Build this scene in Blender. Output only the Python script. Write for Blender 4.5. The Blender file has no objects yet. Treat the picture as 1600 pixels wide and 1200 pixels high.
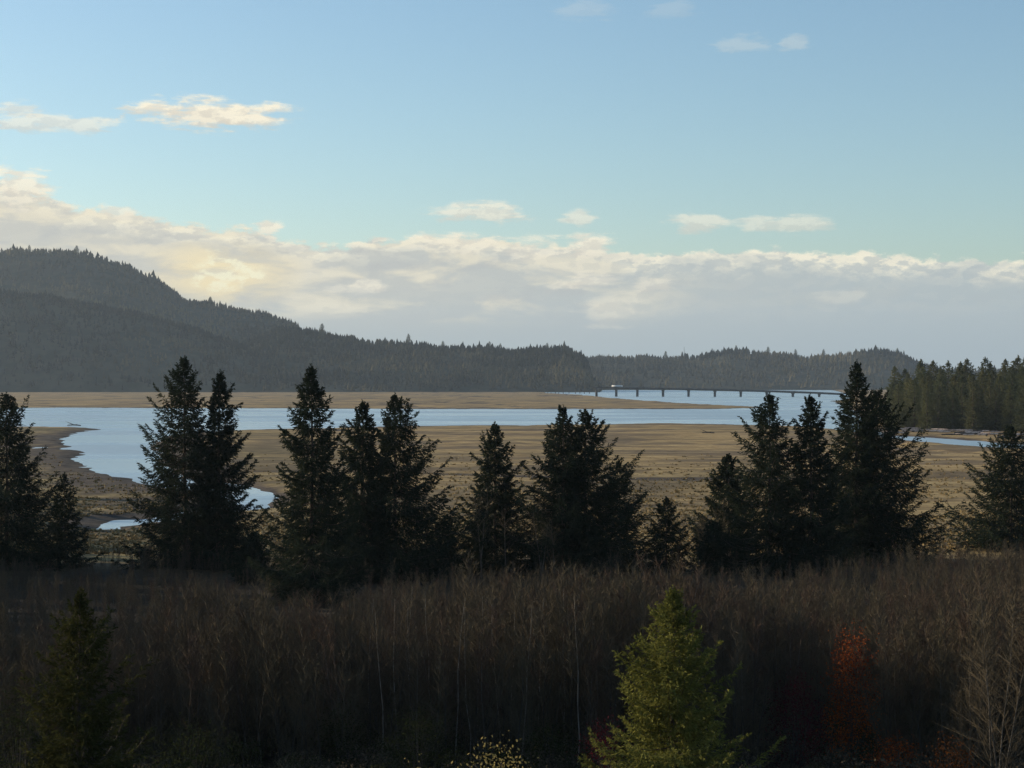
import bpy, math, random
import numpy as np
from mathutils import Vector, Matrix

# ------------------------------------------------------------------ camera, world, sun, exposure
SC = bpy.context.scene
COL = SC.collection
F, CX, HY, H = 3000.0, 800.0, 598.0, 24.0      # focal length in photo pixels, centre column, horizon row, eye height
SUN_EL, SUN_AZ = math.radians(15), math.radians(-66)
SKY_STRENGTH, EXPOSURE, SUN_STRENGTH = 0.127, 0.3, 4.9

cam_d = bpy.data.cameras.new('camera')
cam_d.sensor_width = 36.0
cam_d.lens = 36.0 * F / 1600.0
cam_d.clip_start, cam_d.clip_end = 0.5, 60000.0
cam = bpy.data.objects.new('camera', cam_d)
COL.objects.link(cam)
cam.location = (0, 0, H)
cam.rotation_euler = (math.pi / 2 - math.atan((600 - HY) / F), 0, 0)
SC.camera = cam

SC.view_settings.view_transform = 'Standard'
SC.view_settings.look = 'None'
SC.view_settings.gamma = 1.0
SC.view_settings.use_curve_mapping = False
SC.view_settings.exposure = EXPOSURE
SC.render.engine = 'CYCLES'
SC.cycles.max_bounces = 6
SC.cycles.diffuse_bounces = 3
SC.cycles.glossy_bounces = 2
SC.cycles.transmission_bounces = 3
SC.cycles.volume_bounces = 0
SC.cycles.use_denoising = True
SC.cycles.denoising_prefilter = 'NONE'

sun_d = bpy.data.lights.new('sun', 'SUN')
sun_d.energy = SUN_STRENGTH
sun_d.angle = math.radians(0.6)
sun_d.color = (1.0, 0.82, 0.58)
sun = bpy.data.objects.new('sun', sun_d)
COL.objects.link(sun)
SUN = Vector((math.sin(SUN_AZ) * math.cos(SUN_EL), math.cos(SUN_AZ) * math.cos(SUN_EL), math.sin(SUN_EL)))
sun.rotation_euler = SUN.to_track_quat('Z', 'Y').to_euler()


def lin(r, g, b):
    return tuple(((c / 255 + 0.055) / 1.055) ** 2.4 if c > 10 else c / 255 / 12.92 for c in (r, g, b))


class NX:
    """a value socket with arithmetic"""
    def __init__(s, nt, sock): s.nt, s.s = nt, sock
    def _op(s, op, *o, clamp=False):
        n = s.nt.nodes.new('ShaderNodeMath'); n.operation = op; n.use_clamp = clamp
        for i, v in enumerate((s,) + o):
            if isinstance(v, NX): s.nt.links.new(v.s, n.inputs[i])
            else: n.inputs[i].default_value = v
        return NX(s.nt, n.outputs[0])
    def __add__(s, o): return s._op('ADD', o)
    def __sub__(s, o): return s._op('SUBTRACT', o)
    def __mul__(s, o): return s._op('MULTIPLY', o)
    def __truediv__(s, o): return s._op('DIVIDE', o)
    def max(s, o): return s._op('MAXIMUM', o)
    def min(s, o): return s._op('MINIMUM', o)
    def inv(s): return (s * -1.0) + 1.0
    def step(s, a, b):                       # smoothstep
        n = s.nt.nodes.new('ShaderNodeMapRange'); n.interpolation_type = 'SMOOTHSTEP'
        s.nt.links.new(s.s, n.inputs[0]); n.inputs[1].default_value = a; n.inputs[2].default_value = b
        return NX(s.nt, n.outputs[0])


def rgb_mix(nt, fac, a, b, mode='MIX'):
    n = nt.nodes.new('ShaderNodeMix'); n.data_type = 'RGBA'; n.blend_type = mode
    for i, v in ((0, fac), (6, a), (7, b)):
        if isinstance(v, NX): nt.links.new(v.s, n.inputs[i])
        elif isinstance(v, bpy.types.NodeSocket): nt.links.new(v, n.inputs[i])
        elif i: n.inputs[i].default_value = (*v, 1)
        else: n.inputs[i].default_value = v
    return n.outputs[2]


def build_world():
    w = bpy.data.worlds.new('World'); SC.world = w; w.use_nodes = True
    nt = w.node_tree
    bg = nt.nodes['Background']; bg.inputs[1].default_value = SKY_STRENGTH
    sky = nt.nodes.new('ShaderNodeTexSky'); sky.sky_type = 'NISHITA'; sky.sun_disc = False
    sky.sun_elevation, sky.sun_rotation = SUN_EL, SUN_AZ
    sky.air_density, sky.dust_density, sky.ozone_density = 1.0, 0.70, 2.75
    tc = nt.nodes.new('ShaderNodeTexCoord')
    sx = nt.nodes.new('ShaderNodeSeparateXYZ'); nt.links.new(tc.outputs['Generated'], sx.inputs[0])
    X, Y, Z = (NX(nt, sx.outputs[i]) for i in range(3))
    U = X._op('ARCTAN2', Y)                  # azimuth from the view axis, radians
    V = Z._op('ARCSINE')                     # elevation, radians
    k = 1.0 / (SKY_STRENGTH * 2 ** EXPOSURE)
    col = lambda *c: tuple(k * v for v in lin(*c))
    pu = lambda px: math.atan((px - CX) / F)
    pv = lambda py: math.atan((HY - py) / F)

    def noise(au, av, detail=8, rough=0.55, du=0.0, dv=0.0, z=0.0, dist=0.0):
        cb = nt.nodes.new('ShaderNodeCombineXYZ')
        nt.links.new(((U + du) * au).s, cb.inputs[0]); nt.links.new(((V + dv) * av).s, cb.inputs[1]); cb.inputs[2].default_value = z
        n = nt.nodes.new('ShaderNodeTexNoise'); n.inputs['Scale'].default_value = 1.0
        n.inputs['Detail'].default_value = detail; n.inputs['Roughness'].default_value = rough; n.inputs['Distortion'].default_value = dist
        nt.links.new(cb.outputs[0], n.inputs['Vector'])
        return NX(nt, n.outputs['Fac'])

    # top of the cloud bank along the horizon (radians of elevation against azimuth)
    fc = nt.nodes.new('ShaderNodeFloatCurve')
    pts = [(0, 300), (60, 312), (100, 327), (200, 338), (300, 354), (400, 362), (440, 374), (500, 384), (600, 374), (700, 368), (760, 370),
           (820, 380), (880, 386), (950, 388), (1000, 396), (1100, 392), (1200, 392), (1300, 397), (1400, 402), (1500, 412), (1600, 410)]
    U0, U1, VM = -0.5, 0.5, 0.15
    c = fc.mapping.curves[0]
    xy = [(0.0, 0.66), (0.12, 0.72)] + [((pu(a) - U0) / (U1 - U0), pv(b) / VM) for a, b in pts] + [(0.85, 0.36), (1.0, 0.40)]
    while len(c.points) < len(xy): c.points.new(0.5, 0.5)
    for p, q in zip(c.points, xy): p.location = q; p.handle_type = 'AUTO'
    fc.mapping.update()
    nt.links.new(((U - U0) / (U1 - U0)).s, fc.inputs['Value'])
    top = NX(nt, fc.outputs[0]) * VM

    n1 = noise(75, 150, 9, 0.56, z=3.1)
    n1b = noise(75, 150, 9, 0.56, du=-0.0030, dv=0.0032, z=3.1)
    n2 = noise(14, 90, 6, 0.55, z=7.7)
    n3 = noise(24, 88, 5, 0.52, z=12.2, dist=0.5)
    m1 = noise(46, 120, 5, 0.5, z=5.5); m1b = noise(46, 120, 5, 0.5, du=-0.0045, dv=0.0045, z=5.5)
    n5 = noise(38, 230, 7, 0.58, z=21.0, dist=0.3)
    n4 = noise(210, 420, 6, 0.6, z=1.3)
    depth = top - V + (n1 - 0.5) * 0.018 + (n4 - 0.5) * 0.004
    a_bank = depth.step(-0.0012, 0.0026)
    lit = ((n1 - n1b) * 9.0 + 0.5).max(0.0).min(1.0)
    rim = depth.step(0.0, 0.016).inv() * (n3.step(0.30, 0.62) * 0.8 + 0.2)
    grey = rgb_mix(nt, V.step(0.012, 0.055), col(171, 182, 187), col(201, 199, 190))
    grey = rgb_mix(nt, U.step(-0.20, 0.22) * 0.8, grey, rgb_mix(nt, V.step(0.005, 0.06), col(164, 179, 188), col(176, 189, 193)))
    cream = col(255, 247, 222)
    body = rgb_mix(nt, (rim * 0.45 + lit * rim * 1.0 + (lit - 0.5) * 0.10 * V.step(0.025, 0.05)).max(0.0).min(1.0), grey, cream)
    # broad cream billows inside the bank, fading to the right and towards the horizon
    inner = (n3 * 0.75 + n2 * 0.25 + n1 * 0.15 - 0.575)._op('MULTIPLY', 9.0) + 0.42
    inner = inner.max(0.0).min(1.0) * V.step(0.026, 0.046) * (U.step(-0.02, 0.12) * -0.9 + 1.0) * (n2.step(0.34, 0.56) * 0.75 + 0.25)
    body = rgb_mix(nt, inner * 0.72, body, col(238, 227, 200))
    shade = ((m1b - m1) * 5.0).max(0.0).min(1.0) * V.step(0.024, 0.05)
    body = rgb_mix(nt, shade * 0.5 * (U.step(0.0, 0.12) * -0.7 + 1.0), body, col(182, 184, 184))
    # soft cream streaks inside the bank
    band = (V.step(0.030, 0.042) * V.step(0.058, 0.074).inv()) * U.step(0.02, 0.11).inv()
    streak = n3.step(0.44, 0.66) * n2.step(0.38, 0.58) * band
    body = rgb_mix(nt, (streak * (lit * 0.6 + 0.4)).min(1.0), body, col(236, 228, 206))

    def blob(px, py, rx, ry):                # 1 inside, falling to 0 outside a soft ellipse
        a = (U - pu(px)) / (rx / F); b = (V - pv(py)) / (ry / F)
        return (a * a + b * b)._op('SQRT').inv()
    glow = (blob(345, 430, 135, 62).max(0.0) * 1.3).min(1.0)
    body = rgb_mix(nt, glow * n3.step(0.28, 0.56) * 1.0, body, col(250, 229, 178))
    puff = (blob(355, 430, 75, 34) + (n1 - 0.5) * 2.2).step(0.1, 0.6)
    body = rgb_mix(nt, puff * (lit * 0.75 + 0.1) * 0.95, body, col(255, 249, 214))

    skyc = rgb_mix(nt, 1.0, sky.outputs[0], (1.0, 1.03, 1.0), 'MULTIPLY')      # camera white balance
    # pale thin veil just over the bank, then the bank itself
    out = rgb_mix(nt, a_bank * 0.96, skyc, body)
    # separate clouds: position, half sizes, strength
    for px, py, rx, ry, s in [(325, 183, 135, 22, 1.0), (240, 180, 60, 9, .6), (400, 193, 60, 10, .75), (85, 204, 115, 13, .6), (30, 184, 50, 10, .55), (760, 332, 95, 15, .7), (905, 343, 34, 13, .55),
                              (1090, 348, 48, 18, .55), (1235, 354, 90, 14, .5), (1160, 74, 55, 13, .18), (1240, 72, 24, 12, .2), (915, 18, 65, 14, .12), (1050, 18, 50, 12, .1),
                              (920, 442, 64, 12, .6), (1020, 444, 38, 11, .5), (572, 444, 34, 11, .6), (560, 452, 60, 8, .4), (28, 300, 60, 30, .9), (420, 358, 26, 15, .9), (922, 384, 44, 20, .9),
                              (185, 336, 36, 14, .7), (715, 378, 95, 16, .7), (830, 392, 60, 20, .55), (960, 486, 60, 26, .3), (1310, 468, 50, 14, .2)]:
        ry = ry * 1.25
        v = blob(px, py, rx, ry)
        a = (v + (n1 - 0.5) * 1.0 + (n5 - 0.5) * 2.2 + (n4 - 0.5) * 0.5).step(-0.02, 0.62) * s
        up = ((V - pv(py)) / (ry / F)) * 0.35 + 0.45
        cc = rgb_mix(nt, (lit * 0.45 + up).max(0.0).min(1.0), col(206, 200, 188), col(255, 246, 222))
        out = rgb_mix(nt, a.min(1.0), out, cc)
    nt.links.new(out, bg.inputs[0])
    try:
        w.cycles.sampling_method = 'MANUAL'; w.cycles.sample_map_resolution = 1024
    except Exception:
        pass


build_world()

# ------------------------------------------------------------------ helpers
rng = np.random.default_rng(7)
random.seed(7)


def gx(px, D): return (px - CX) / F * D
def gz(py, D): return H - (py - HY) / F * D
def gD(py): return H * F / (py - HY)           # distance of the flat ground seen at row py
def interp(x, tab): return np.interp(x, [t[0] for t in tab], [t[1] for t in tab])


def _h(ix, iy, seed):
    n = (ix.astype(np.int64) * 374761393 + iy.astype(np.int64) * 668265263 + seed * 144665) & 0x7fffffff
    n = ((n ^ (n >> 13)) * 1274126177) & 0x7fffffff
    return ((n ^ (n >> 16)) & 0xffff) / 65535.0


def vnoise(x, y, seed=0):
    x = np.asarray(x, float); y = np.asarray(y, float)
    ix, iy = np.floor(x), np.floor(y); fx, fy = x - ix, y - iy
    fx = fx * fx * (3 - 2 * fx); fy = fy * fy * (3 - 2 * fy)
    a, b = _h(ix, iy, seed), _h(ix + 1, iy, seed); c, d = _h(ix, iy + 1, seed), _h(ix + 1, iy + 1, seed)
    return (a * (1 - fx) + b * fx) * (1 - fy) + (c * (1 - fx) + d * fx) * fy


def fbm(x, y, seed=0, o=4):
    s, a, t = 0, 1.0, 0
    for k in range(o):
        s = s + a * vnoise(x * 2 ** k + 17.3 * k, y * 2 ** k - 9.1 * k, seed + k); t += a; a *= 0.5
    return s / t


def mesh_np(name, verts, faces, mats=(), midx=None, tint=None, smooth=False):
    """faces: an (n,3) or (n,4) array, or a list of such arrays; tint: per-vertex float"""
    verts = np.asarray(verts, np.float32)
    fl = [np.asarray(f, np.int32) for f in (faces if isinstance(faces, list) else [faces]) if len(f)]
    loops = np.concatenate([f.ravel() for f in fl])
    tot = np.concatenate([np.full(len(f), f.shape[1], np.int32) for f in fl])
    start = np.concatenate([[0], np.cumsum(tot)[:-1]]).astype(np.int32)
    me = bpy.data.meshes.new(name)
    me.vertices.add(len(verts)); me.vertices.foreach_set('co', verts.ravel())
    me.loops.add(len(loops)); me.loops.foreach_set('vertex_index', loops)
    me.polygons.add(len(tot)); me.polygons.foreach_set('loop_start', start); me.polygons.foreach_set('loop_total', tot)
    if smooth: me.polygons.foreach_set('use_smooth', np.ones(len(tot), bool))
    if midx is not None: me.polygons.foreach_set('material_index', np.asarray(midx, np.int32))
    for m in mats: me.materials.append(m)
    if tint is not None:
        at = me.attributes.new('tint', 'FLOAT', 'POINT'); at.data.foreach_set('value', np.asarray(tint, np.float32))
    me.update(calc_edges=True)
    return me


def tag(o, label=None, cat=None, group=None, kind=None):
    if label: o['label'] = label
    if cat: o['category'] = cat
    if group: o['group'] = group
    if kind: o['kind'] = kind
    return o


def link(name, me, parent=None, loc=None):
    o = bpy.data.objects.new(name, me); COL.objects.link(o)
    if parent: o.parent = parent
    if loc is not None: o.location = loc
    return o


def mat(name, nodes):
    m = bpy.data.materials.new(name); m.use_nodes = True
    nt = m.node_tree
    for n in list(nt.nodes): nt.nodes.remove(n)
    out = nt.nodes.new('ShaderNodeOutputMaterial')
    nt.links.new(nodes(nt), out.inputs[0])
    return m


def attr(nt, name='tint'):
    n = nt.nodes.new('ShaderNodeAttribute'); n.attribute_name = name
    return NX(nt, n.outputs['Fac'])


def noise_n(nt, scale, detail=4, rough=0.55, coord='Object', stretch=None):
    tc = nt.nodes.new('ShaderNodeTexCoord')
    s = tc.outputs[coord]
    if stretch:
        mp = nt.nodes.new('ShaderNodeMapping'); mp.inputs['Scale'].default_value = stretch
        nt.links.new(s, mp.inputs[0]); s = mp.outputs[0]
    n = nt.nodes.new('ShaderNodeTexNoise'); n.inputs['Scale'].default_value = scale
    n.inputs['Detail'].default_value = detail; n.inputs['Roughness'].default_value = rough
    nt.links.new(s, n.inputs['Vector'])
    return NX(nt, n.outputs['Fac'])


def sock(nt, node, key, v):
    if isinstance(v, NX): nt.links.new(v.s, node.inputs[key])
    elif isinstance(v, bpy.types.NodeSocket): nt.links.new(v, node.inputs[key])
    elif isinstance(v, tuple): node.inputs[key].default_value = (*v, 1)
    else: node.inputs[key].default_value = v


def principled(nt, color, rough=0.8, spec=0.2, bump=None, bump_d=0.05, bump_s=0.6):
    p = nt.nodes.new('ShaderNodeBsdfPrincipled')
    sock(nt, p, 'Base Color', color); sock(nt, p, 'Roughness', rough); p.inputs['Specular IOR Level'].default_value = spec
    if bump is not None:
        b = nt.nodes.new('ShaderNodeBump'); b.inputs['Strength'].default_value = bump_s; b.inputs['Distance'].default_value = bump_d
        nt.links.new(bump.s, b.inputs['Height']); nt.links.new(b.outputs[0], p.inputs['Normal'])
    return p.outputs[0]


def leaf_mat(name, dark, light, trans=0.3, var=None):
    """foliage: colour between two greens by the leaf's own tint and its tree's own shade, some light through the leaf"""
    def f(nt):
        t = attr(nt)
        oi = nt.nodes.new('ShaderNodeObjectInfo')
        c = rgb_mix(nt, t, dark, light)
        if var:
            nz = nt.nodes.new('ShaderNodeTexNoise'); nz.inputs['Scale'].default_value = 0.11; nt.links.new(oi.outputs['Location'], nz.inputs['Vector'])
            c = rgb_mix(nt, (NX(nt, oi.outputs['Random']) * 0.35 + NX(nt, nz.outputs['Fac']).step(0.38, 0.62) * 0.6), c, rgb_mix(nt, t, tuple(v * 0.6 for v in var), var))
        d = nt.nodes.new('ShaderNodeBsdfDiffuse'); nt.links.new(c, d.inputs[0])
        tr = nt.nodes.new('ShaderNodeBsdfTranslucent'); nt.links.new(c, tr.inputs[0])
        mx = nt.nodes.new('ShaderNodeMixShader'); mx.inputs[0].default_value = trans
        nt.links.new(d.outputs[0], mx.inputs[1]); nt.links.new(tr.outputs[0], mx.inputs[2])
        return mx.outputs[0]
    return mat(name, f)


def bark_mat(name, a, b, scale=6.0):
    return mat(name, lambda nt: principled(nt, rgb_mix(nt, noise_n(nt, scale, 5, stretch=(3, 3, 0.6)).step(0.35, 0.65), a, b), 0.85, 0.15))


M = {}
M['spruce'] = leaf_mat('spruce_needles', (.016, .026, .019), (.040, .050, .030), 0.2)
M['olive'] = leaf_mat('olive_needles', (.095, .10, .048), (.20, .185, .085), 0.28, var=(.11, .125, .065))
M['bank'] = leaf_mat('bank_needles', (.048, .066, .040), (.11, .12, .065), 0.25, var=(.13, .125, .065))
M['hemlock'] = leaf_mat('hemlock_sprays', (.030, .044, .013), (.28, .27, .072), 0.22)
M['bark'] = bark_mat('conifer_bark', (.045, .035, .028), (.10, .08, .065))
M['pale_bark'] = bark_mat('pale_alder_bark', (.075, .067, .058), (.14, .125, .105), 3)
M['alder_bark'] = bark_mat('alder_bark', (.036, .032, .028), (.070, .062, .054), 3)
M['edge_bark'] = bark_mat('grey_alder_bark', (.15, .135, .115), (.26, .24, .21), 3)
M['twig'] = leaf_mat('alder_twigs', (.036, .031, .027), (.150, .116, .078), 0.0, var=(.135, .115, .075))
M['twig_red'] = leaf_mat('reddish_twigs', (.036, .029, .025), (.150, .102, .073), 0.0)
M['red_leaf'] = leaf_mat('red_autumn_leaves', (.09, .018, .013), (.44, .125, .028), 0.35)
M['maroon_leaf'] = leaf_mat('maroon_leaves', (.045, .012, .015), (.13, .026, .030), 0.3)
M['orange_leaf'] = leaf_mat('orange_leaves', (.065, .024, .010), (.17, .070, .022), 0.35)
M['green_leaf'] = leaf_mat('dull_green_leaves', (.018, .026, .010), (.050, .055, .020), 0.3)
M['tan_leaf'] = leaf_mat('tan_green_leaves', (.14, .125, .045), (.38, .30, .12), 0.4)
M['forest'] = leaf_mat('hillside_foliage', (.009, .013, .011), (.125, .105, .058), 0.1)  # warm end also stands in for sunlit patches on the hills

# ------------------------------------------------------------------ water outlines (photo pixels turned into ground points)
RIVER = [(-900, 637), (-300, 637), (140, 637.2), (300, 637.5), (620, 639), (870, 639), (1000, 639), (1120, 639), (1195, 637),
         (1150, 634.5), (1080, 631), (1020, 627), (960, 622.5), (910, 617), (850, 614), (862, 611), (900, 609.4), (940, 608.2), (1000, 607.4), (1180, 607.4), (1300, 609), (1318, 614), (1332, 622),
         (1300, 627), (1322, 633), (1338, 645), (1352, 660), (1366, 672), (1395, 681), (1440, 682.5), (1500, 687), (1560, 692), (1750, 704),
         (1750, 712), (1560, 700), (1500, 696.5), (1430, 690), (1386, 685), (1340, 676), (1290, 669), (1230, 666.5), (1180, 665.5), (1100, 664), (1050, 662.5), (930, 664.5), (700, 666.5), (560, 668), (450, 671), (370, 673.5),
         (300, 677), (268, 683), (246, 692), (243, 705), (256, 728), (300, 747), (370, 758.5), (415, 765), (431, 774), (430, 785), (415, 796.5), (375, 799), (330, 806), (280, 813), (222, 819),
         (182, 823), (176, 829.5), (138, 829), (150, 820), (185, 813), (216, 811.5), (262, 804), (325, 792), (352, 783), (338, 774), (280, 765), (215, 753.5), (190, 747),
         (165, 741), (150, 738), (131, 731), (130, 726), (112, 719), (116, 713), (130, 706), (98, 702), (112, 697), (90, 690), (104, 681), (122, 675.5), (147, 671), (126, 668.5), (60, 667.5), (0, 668), (-300, 670), (-900, 672)]
RW = np.array([(gx(a, gD(b)), gD(b)) for a, b in RIVER])


def shore(x, y):
    """distance to the waterline in metres, negative over water"""
    x = np.asarray(x, float).ravel(); y = np.asarray(y, float).ravel()
    best = np.full(len(x), 1e12); inside = np.zeros(len(x), bool)
    n = len(RW)
    for i in range(n):
        ax, ay = RW[i]; bx, by = RW[(i + 1) % n]
        dx, dy = bx - ax, by - ay
        t = np.clip(((x - ax) * dx + (y - ay) * dy) / (dx * dx + dy * dy), 0, 1)
        best = np.minimum(best, (x - ax - t * dx) ** 2 + (y - ay - t * dy) ** 2)
        hit = ((ay > y) != (by > y)) & (x < dx * (y - ay) / (dy if dy else 1e-9) + ax)
        inside ^= hit
    d = np.sqrt(best)
    return np.where(inside, -d, d)


def ground_z(x, y, sd):
    x = np.asarray(x, float); y = np.asarray(y, float)
    sdn = sd + (fbm(x / 9, y / 16, 5, 3) - 0.5) * 9 * np.clip(y / 700, 0.4, 1.6)
    z = -0.5 + 1.15 * np.clip((sdn + 3) / 8.0, 0, 1) ** 0.8
    land = np.clip(sdn / 12, 0, 1)
    z = z + land * ((fbm(x / 60, y / 60, 11, 4) - 0.5) * 0.9)
    # small tidal cuts winding through the marsh
    for s, sc, w in ((21, 260.0, 0.020), (33, 420.0, 0.012)):
        r = np.abs(fbm(x / sc, y / (sc * 1.5), s, 3) - 0.5)
        z = z - land * np.clip(1 - r / w, 0, 1) * 0.75 * np.clip((y - 230) / 60, 0, 1)
    z = np.where(sd > 12, np.maximum(z, 0.06), z)
    # the bluff the photograph was taken from
    t = np.clip((104 - y) / 104, 0, 1)
    z = z + 21.5 * t ** 1.15
    return z


# ------------------------------------------------------------------ ground sheet
def ground_mat(nt):
    sd = attr(nt, 'shore'); g = attr(nt, 'green'); cut = attr(nt, 'cut'); near = attr(nt, 'near')
    a = noise_n(nt, 0.018, 5, 0.6); b = noise_n(nt, 0.14, 5, 0.65); c = noise_n(nt, 1.1, 4, 0.7)
    d = noise_n(nt, 0.006, 3, 0.5)
    tawny = rgb_mix(nt, b.step(0.35, 0.68), (.30, .205, .090), (.50, .36, .165))
    tawny = rgb_mix(nt, a.step(0.44, 0.56) * 0.92, tawny, rgb_mix(nt, b.step(0.4, 0.6), (.115, .085, .055), (.20, .145, .085)))
    olive = rgb_mix(nt, b.step(0.4, 0.62), (.075, .066, .028), (.20, .165, .065))
    colr = rgb_mix(nt, (g * 0.75 + (d - 0.5) * 1.6).max(0.0).min(1.0), tawny, olive)
    e = noise_n(nt, 0.055, 5, 0.62, stretch=(0.22, 1, 1)); e2 = noise_n(nt, 0.30, 4, 0.6, stretch=(0.35, 1, 1))
    colr = rgb_mix(nt, e.step(0.50, 0.60) * 0.55, colr, (.125, .095, .055))
    colr = rgb_mix(nt, e2.step(0.52, 0.62) * 0.35, colr, (.14, .10, .055))
    colr = rgb_mix(nt, e.step(0.36, 0.46).inv() * 0.35, colr, (.50, .38, .19))
    f = noise_n(nt, 0.55, 3, 0.75)
    colr = rgb_mix(nt, f.step(0.48, 0.66) * 0.42, colr, (.13, .095, .05))
    colr = rgb_mix(nt, c.step(0.52, 0.72) * 0.5, colr, (.085, .065, .04))
    mud = rgb_mix(nt, b.step(0.4, 0.6), (.045, .036, .030), (.095, .075, .058))
    colr = rgb_mix(nt, cut, colr, mud)
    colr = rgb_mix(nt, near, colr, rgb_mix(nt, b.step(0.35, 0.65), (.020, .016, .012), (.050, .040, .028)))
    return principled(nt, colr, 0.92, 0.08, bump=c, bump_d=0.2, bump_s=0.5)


M['ground'] = mat('marsh_ground', ground_mat)


def build_ground():
    rows = np.concatenate([np.arange(604.5, 612, 0.5), np.arange(612, 722, 0.55), np.arange(722, 860, 1.0)])
    Ds = np.concatenate([gD(rows)[::-1], [11500.0, 12500.0]])
    Ds = np.sort(np.concatenate([Ds, np.geomspace(2.0, gD(861), 70)]))
    px = np.concatenate([np.linspace(-9000, -1200, 16), np.linspace(-1150, -160, 32), np.arange(-150, 1755, 4.5), np.linspace(1760, 2800, 32), np.linspace(2900, 11000, 16)])
    PX, DD = np.meshgrid(px, Ds)
    X = gx(PX, DD); Yw = DD
    # near the camera the fan would close up: open it
    X = np.where(DD < 150, (PX - CX) / F * (60 + DD * 0.6), X)
    x, y = X.ravel(), Yw.ravel()
    sd = shore(x, y)
    z = ground_z(x, y, sd)
    nr, nc = len(Ds), len(px)
    i = (np.arange(nr - 1)[:, None] * nc + np.arange(nc - 1)[None, :]).ravel()
    quads = np.stack([i, i + 1, i + nc + 1, i + nc], 1)
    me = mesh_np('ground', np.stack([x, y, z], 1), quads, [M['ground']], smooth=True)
    ws = lambda nm, v: me.attributes.new(nm, 'FLOAT', 'POINT').data.foreach_set('value', np.asarray(v, np.float32))
    ws('shore', sd)
    # bare mud: low ground by the water, wider on the inlet's banks; and the tidal cuts
    inlet = np.clip(1 - np.hypot((x + 0.20 * y) / (0.085 * y), (y - 650) / 420) ** 2, 0, 1) * (y < 1100)
    mudw = 4 + 60 * inlet * fbm(x / 14, y / 40, 3, 3)
    muddy = np.clip(1.3 - np.maximum(sd, 0) / mudw + (fbm(x / 5, y / 12, 8, 3) - 0.5) * 1.6, 0, 1) * (sd < mudw * 2.2)
    low = np.clip((0.22 - z) / 0.16, 0, 1)
    ws('cut', np.maximum(muddy, low) * np.where(y < 150, 0, 1))
    green = np.clip((720 - y) / 520, 0, 1) * 0.55 + np.clip(((x + 0.05 * y) / (-0.15 * y)), 0, 1) * (y < 1000) * 0.8
    ws('green', np.clip(green, 0, 1))
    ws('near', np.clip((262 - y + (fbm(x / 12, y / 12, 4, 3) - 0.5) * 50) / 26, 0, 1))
    tag(link('ground', me), kind='structure')
    # the bluff top behind the camera
    bx = np.array([(-1200, 2, 22.4), (1200, 2, 22.4), (1200, -380, 22.6), (-1200, -380, 22.6)], float)
    me = mesh_np('bluff_ground', bx, np.array([[0, 1, 2, 3]]), [M['ground']])
    for nm, v in (('shore', 90), ('cut', 0), ('green', 1), ('near', 1)):
        me.attributes.new(nm, 'FLOAT', 'POINT').data.foreach_set('value', np.full(4, v, np.float32))
    tag(link('bluff_ground', me), kind='structure')


build_ground()


def water_mat(nt):
    tc = nt.nodes.new('ShaderNodeTexCoord')
    n1 = noise_n(nt, 0.9, 3, 0.6); n2 = noise_n(nt, 0.10, 4, 0.6); patch = noise_n(nt, 0.010, 5, 0.62, stretch=(0.35, 1, 1))
    p = nt.nodes.new('ShaderNodeBsdfPrincipled')
    p.inputs['Base Color'].default_value = (.34, .46, .52, 1)
    sock(nt, p, 'Roughness', patch.step(0.44, 0.58) * 0.26 + 0.22)
    p.inputs['IOR'].default_value = 1.7
    b = nt.nodes.new('ShaderNodeBump'); b.inputs['Distance'].default_value = 1.0
    sock(nt, b, 'Strength', patch.step(0.38, 0.62) * 0.35 + 0.15)
    nt.links.new((n1 * 0.16 + n2 * 0.8).s, b.inputs['Height']); nt.links.new(b.outputs[0], p.inputs['Normal'])
    return p.outputs[0]


M['water'] = mat('tidal_water', water_mat)
me = mesh_np('river_water', [(-6000, 250, 0), (6000, 250, 0), (6000, 11000, 0), (-6000, 11000, 0)], np.array([[0, 1, 2, 3]]), [M['water']])
tag(link('river_water', me), kind='structure')

# ------------------------------------------------------------------ hills with their forest
def hill_mat(nt):
    a = noise_n(nt, 0.02, 4)
    return principled(nt, rgb_mix(nt, a.step(0.4, 0.6), (.028, .036, .026), (.055, .055, .038)), 0.95, 0.05)


M['hill'] = mat('hill_soil', hill_mat)


def cone_forest(name, P, hgt, wid, tint, m):
    """many small conifers as two ragged stacked cones each, in one mesh"""
    n = len(P); k = 5
    ang = rng.uniform(0, 6.28, n)[:, None] + np.arange(k)[None] * 2 * math.pi / k
    V = np.zeros((n, 2 * k + 2, 3)); T = np.zeros((n, 2 * k + 2))
    for j, (zb, rr) in enumerate(((0.12, 1.0), (0.46, 0.68))):
        r = wid[:, None] * 0.5 * rr * rng.uniform(0.65, 1.25, (n, k))
        V[:, j * (k + 1):j * (k + 1) + k, 0] = P[:, None, 0] + np.cos(ang + j) * r
        V[:, j * (k + 1):j * (k + 1) + k, 1] = P[:, None, 1] + np.sin(ang + j) * r
        V[:, j * (k + 1):j * (k + 1) + k, 2] = P[:, None, 2] + hgt[:, None] * (zb + rng.uniform(-.09, .09, (n, k)))
        V[:, j * (k + 1) + k] = P; V[:, j * (k + 1) + k, 2] += hgt * (0.68 if j == 0 else 1.0)
    T[:] = tint[:, None] + rng.uniform(-.12, .12, T.shape)
    base = np.arange(n)[:, None, None] * (2 * k + 2)
    tri = []
    for j in (0, 1):
        o = j * (k + 1)
        tri += [(o + i, o + (i + 1) % k, o + k) for i in range(k)]
    faces = (base + np.array(tri)[None]).reshape(-1, 3)
    return mesh_np(name, V.reshape(-1, 3), faces, [m], tint=np.clip(T.ravel(), 0, 1))


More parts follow.
